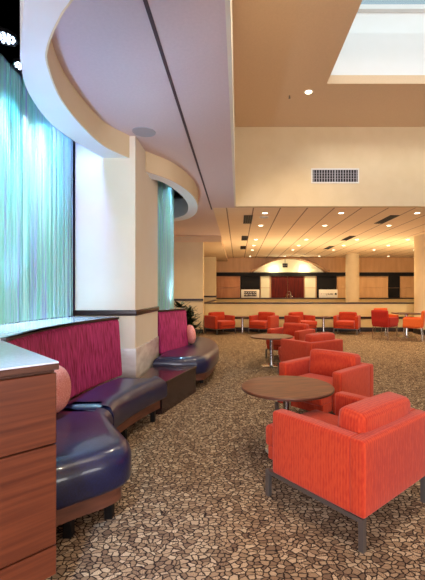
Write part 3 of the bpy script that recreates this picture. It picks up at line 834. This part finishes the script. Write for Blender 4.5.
# ------------------------------------------------------------------ light
def lamp(name, kind, loc, power, col, size=.3, rot=(0, 0, 0), **kw):
    l = bpy.data.lights.new(name, kind); l.energy = power; l.color = col
    if kind == 'AREA': l.shape = 'RECTANGLE' if 'sy' in kw else 'SQUARE'; l.size = size
    if kind == 'AREA' and 'sy' in kw: l.size_y = kw['sy']
    if kind in ('POINT', 'SPOT'): l.shadow_soft_size = size
    if kind == 'SPOT': l.spot_size = kw.get('spot', 2.4); l.spot_blend = kw.get('blend', .8)
    if kind == 'SUN': l.angle = size
    o = bpy.data.objects.new(name, l); C.objects.link(o); o.location = loc; o.rotation_euler = rot; return o
def aim(o, tgt):
    o.rotation_euler = (Vector(tgt)-o.location).to_track_quat('-Z', 'Y').to_euler(); return o
WARM = (1, .74, .42)
for y in (8.9, 10.57, 13.4, 15.1, 19.0):
    for x in (.65, 2.48, 4.31, 6.14, 7.97):
        lamp('downlight_lamp', 'SPOT', (x, y, ZC-.03), 75 if y < 12 else 60, WARM, .07, spot=2.7, blend=.9)
for x in (-2.2, -1.6): lamp('downlight_lamp', 'SPOT', (x+.2, 10.6, ZC-.03), 45, WARM, .07, spot=2.7, blend=.9)
lamp('downlight_lamp', 'SPOT', (-.9, 15.5, 3.06), 40, WARM, .07, spot=2.7, blend=.9)
lamp('coffer_lamp', 'SPOT', (1.29, 6.77, CZ-.03), 120, WARM, .07, spot=2.2, blend=.8)
lamp('coffer_lamp', 'SPOT', (.6, 1.6, CZ-.03), 200, (1, .86, .66), .15, spot=2.4, blend=.9)
lamp('coffer_lamp', 'SPOT', (.6, 4.4, CZ-.03), 160, (1, .86, .66), .15, spot=2.4, blend=.9)
lamp('arch_lamp', 'POINT', (2.0, YB-.4, 2.62), 13, (1, .9, .6), .05)
lamp('arch_lamp', 'POINT', (3.6, YB-.4, 2.62), 13, (1, .9, .6), .05)
# added daylight fill behind the camera and at left; sun through the skylight
aim(lamp('window_daylight', 'AREA', (-.8, -4.9, 1.7), 230, (.96, .90, 1), 5.5, sy=2.2), (-.8, 3, 3.2))
aim(lamp('window_daylight', 'AREA', (6.2, -4.9, 1.7), 240, (1, .93, .86), 6.0, sy=2.2), (5, 4, 3.6))
aim(lamp('window_daylight', 'AREA', (-3.9, -2.4, 1.5), 200, (.92, .86, 1), 4.0, sy=2.0), (0, 1.5, 3.3))  # added fill for the left ceiling; this wall has no window
# added area lights hidden low behind the half wall, brightening the tiled ceiling
for x in (1.5, 5.5, 9.0):
    lamp('under_counter_lamp', 'AREA', (x, 14.2, .7), 60, WARM, 3.0, rot=(PI, 0, 0), sy=.3)
s = lamp('sun', 'SUN', (0, 0, 12), 1.1, (1, .98, .95), .3); aim(s, (0, 6, 12-2.0))
# cove lighting
for x, y in ((-1.82, 2.95), (-1.885, 3.33), (-1.87, 3.8)):
    aim(lamp('led_lamp', 'SPOT', (x+.02, y, 3.38), 90, (.12, .62, 1), .05, spot=1.2, blend=.9), (x-.15, y+.05, 2.1))
for x, y in ((-2.5, 2.4), (-2.6, 3.1), (-2.6, 3.75)):
    aim(lamp('led_lamp', 'SPOT', (x, y, 3.5), 620, (.80, 1, .92), .06, spot=1.25, blend=.9), (x+.5, y, 1.4))
aim(lamp('led_lamp', 'SPOT', (-1.84, 3.75, 3.30), 60, (.24, .40, 1), .06, spot=1.9, blend=.9), (-1.6, 4.5, 2.5))
for x, y in ((-1.80, 2.8), (-1.88, 3.15), (-1.90, 3.55), (-1.88, 3.75)):
    aim(lamp('led_lamp', 'SPOT', (x, y, 3.36), 110, (.80, .98, 1), .05, spot=.9, blend=1), (x-.17, y+.02, 1.7))
aim(lamp('led_lamp', 'SPOT', (-1.86, 3.7, 3.30), 40, (.42, .30, 1), .06, spot=1.0, blend=1), (-1.6, 4.5, 1.5))
lamp('led_lamp', 'POINT', (-2.5, 3.0, 3.6), 14, (.1, .3, 1), .1)
aim(lamp('led_lamp', 'SPOT', (-.6, .3, 3.2), 220, (.45, .66, 1), .05, spot=.5, blend=1), (-.78, 1.88, 0))
# added uplights along the ledge, without fixtures, brightening the soffit underside
for x, y in ((-1.80, 2.6), (-1.86, 3.3)):
    aim(lamp('led_lamp', 'SPOT', (x, y, 1.16), 34, (.30, .50, 1), .05, spot=1.5, blend=.9), (x+.15, y+.05, 3.0))
aim(lamp('led_lamp', 'SPOT', (-1.05, 6.6, 3.38), 50, (.3, .65, 1), .05, spot=1.6, blend=.9), (-1.3, 6.3, 1.8))
aim(lamp('led_lamp', 'SPOT', (-1.7, 6.4, 3.4), 110, (.6, .95, 1), .05, spot=1.7, blend=.9), (-1.3, 6.4, 1.6))
aim(lamp('led_lamp', 'SPOT', (-1.05, 6.55, 1.16), 25, (.6, .8, 1), .05, spot=2.4, blend=.9), (-.95, 6.8, 3.0))

w = bpy.data.worlds.new('sky'); bpy.context.scene.world = w; w.use_nodes = True
bg = w.node_tree.nodes['Background']; bg.inputs[0].default_value = (.68, .82, .90, 1); bg.inputs[1].default_value = .5

# ------------------------------------------------------------------ camera
cd = bpy.data.cameras.new('camera'); cam = bpy.data.objects.new('camera', cd); C.objects.link(cam)
cam.location = (0, 0, 1.4); cam.rotation_euler = (PI/2, 0, 0)
cd.sensor_fit = 'HORIZONTAL'; cd.sensor_width = 36; cd.lens = 370/425*36
cd.shift_x = -(238-212.5)/425; cd.shift_y = 2/425; cd.clip_start = .05
sc = bpy.context.scene; sc.camera = cam
sc.view_settings.view_transform = 'Standard'; sc.view_settings.look = 'None'; sc.view_settings.gamma = 1
sc.view_settings.use_curve_mapping = False; sc.view_settings.exposure = .6
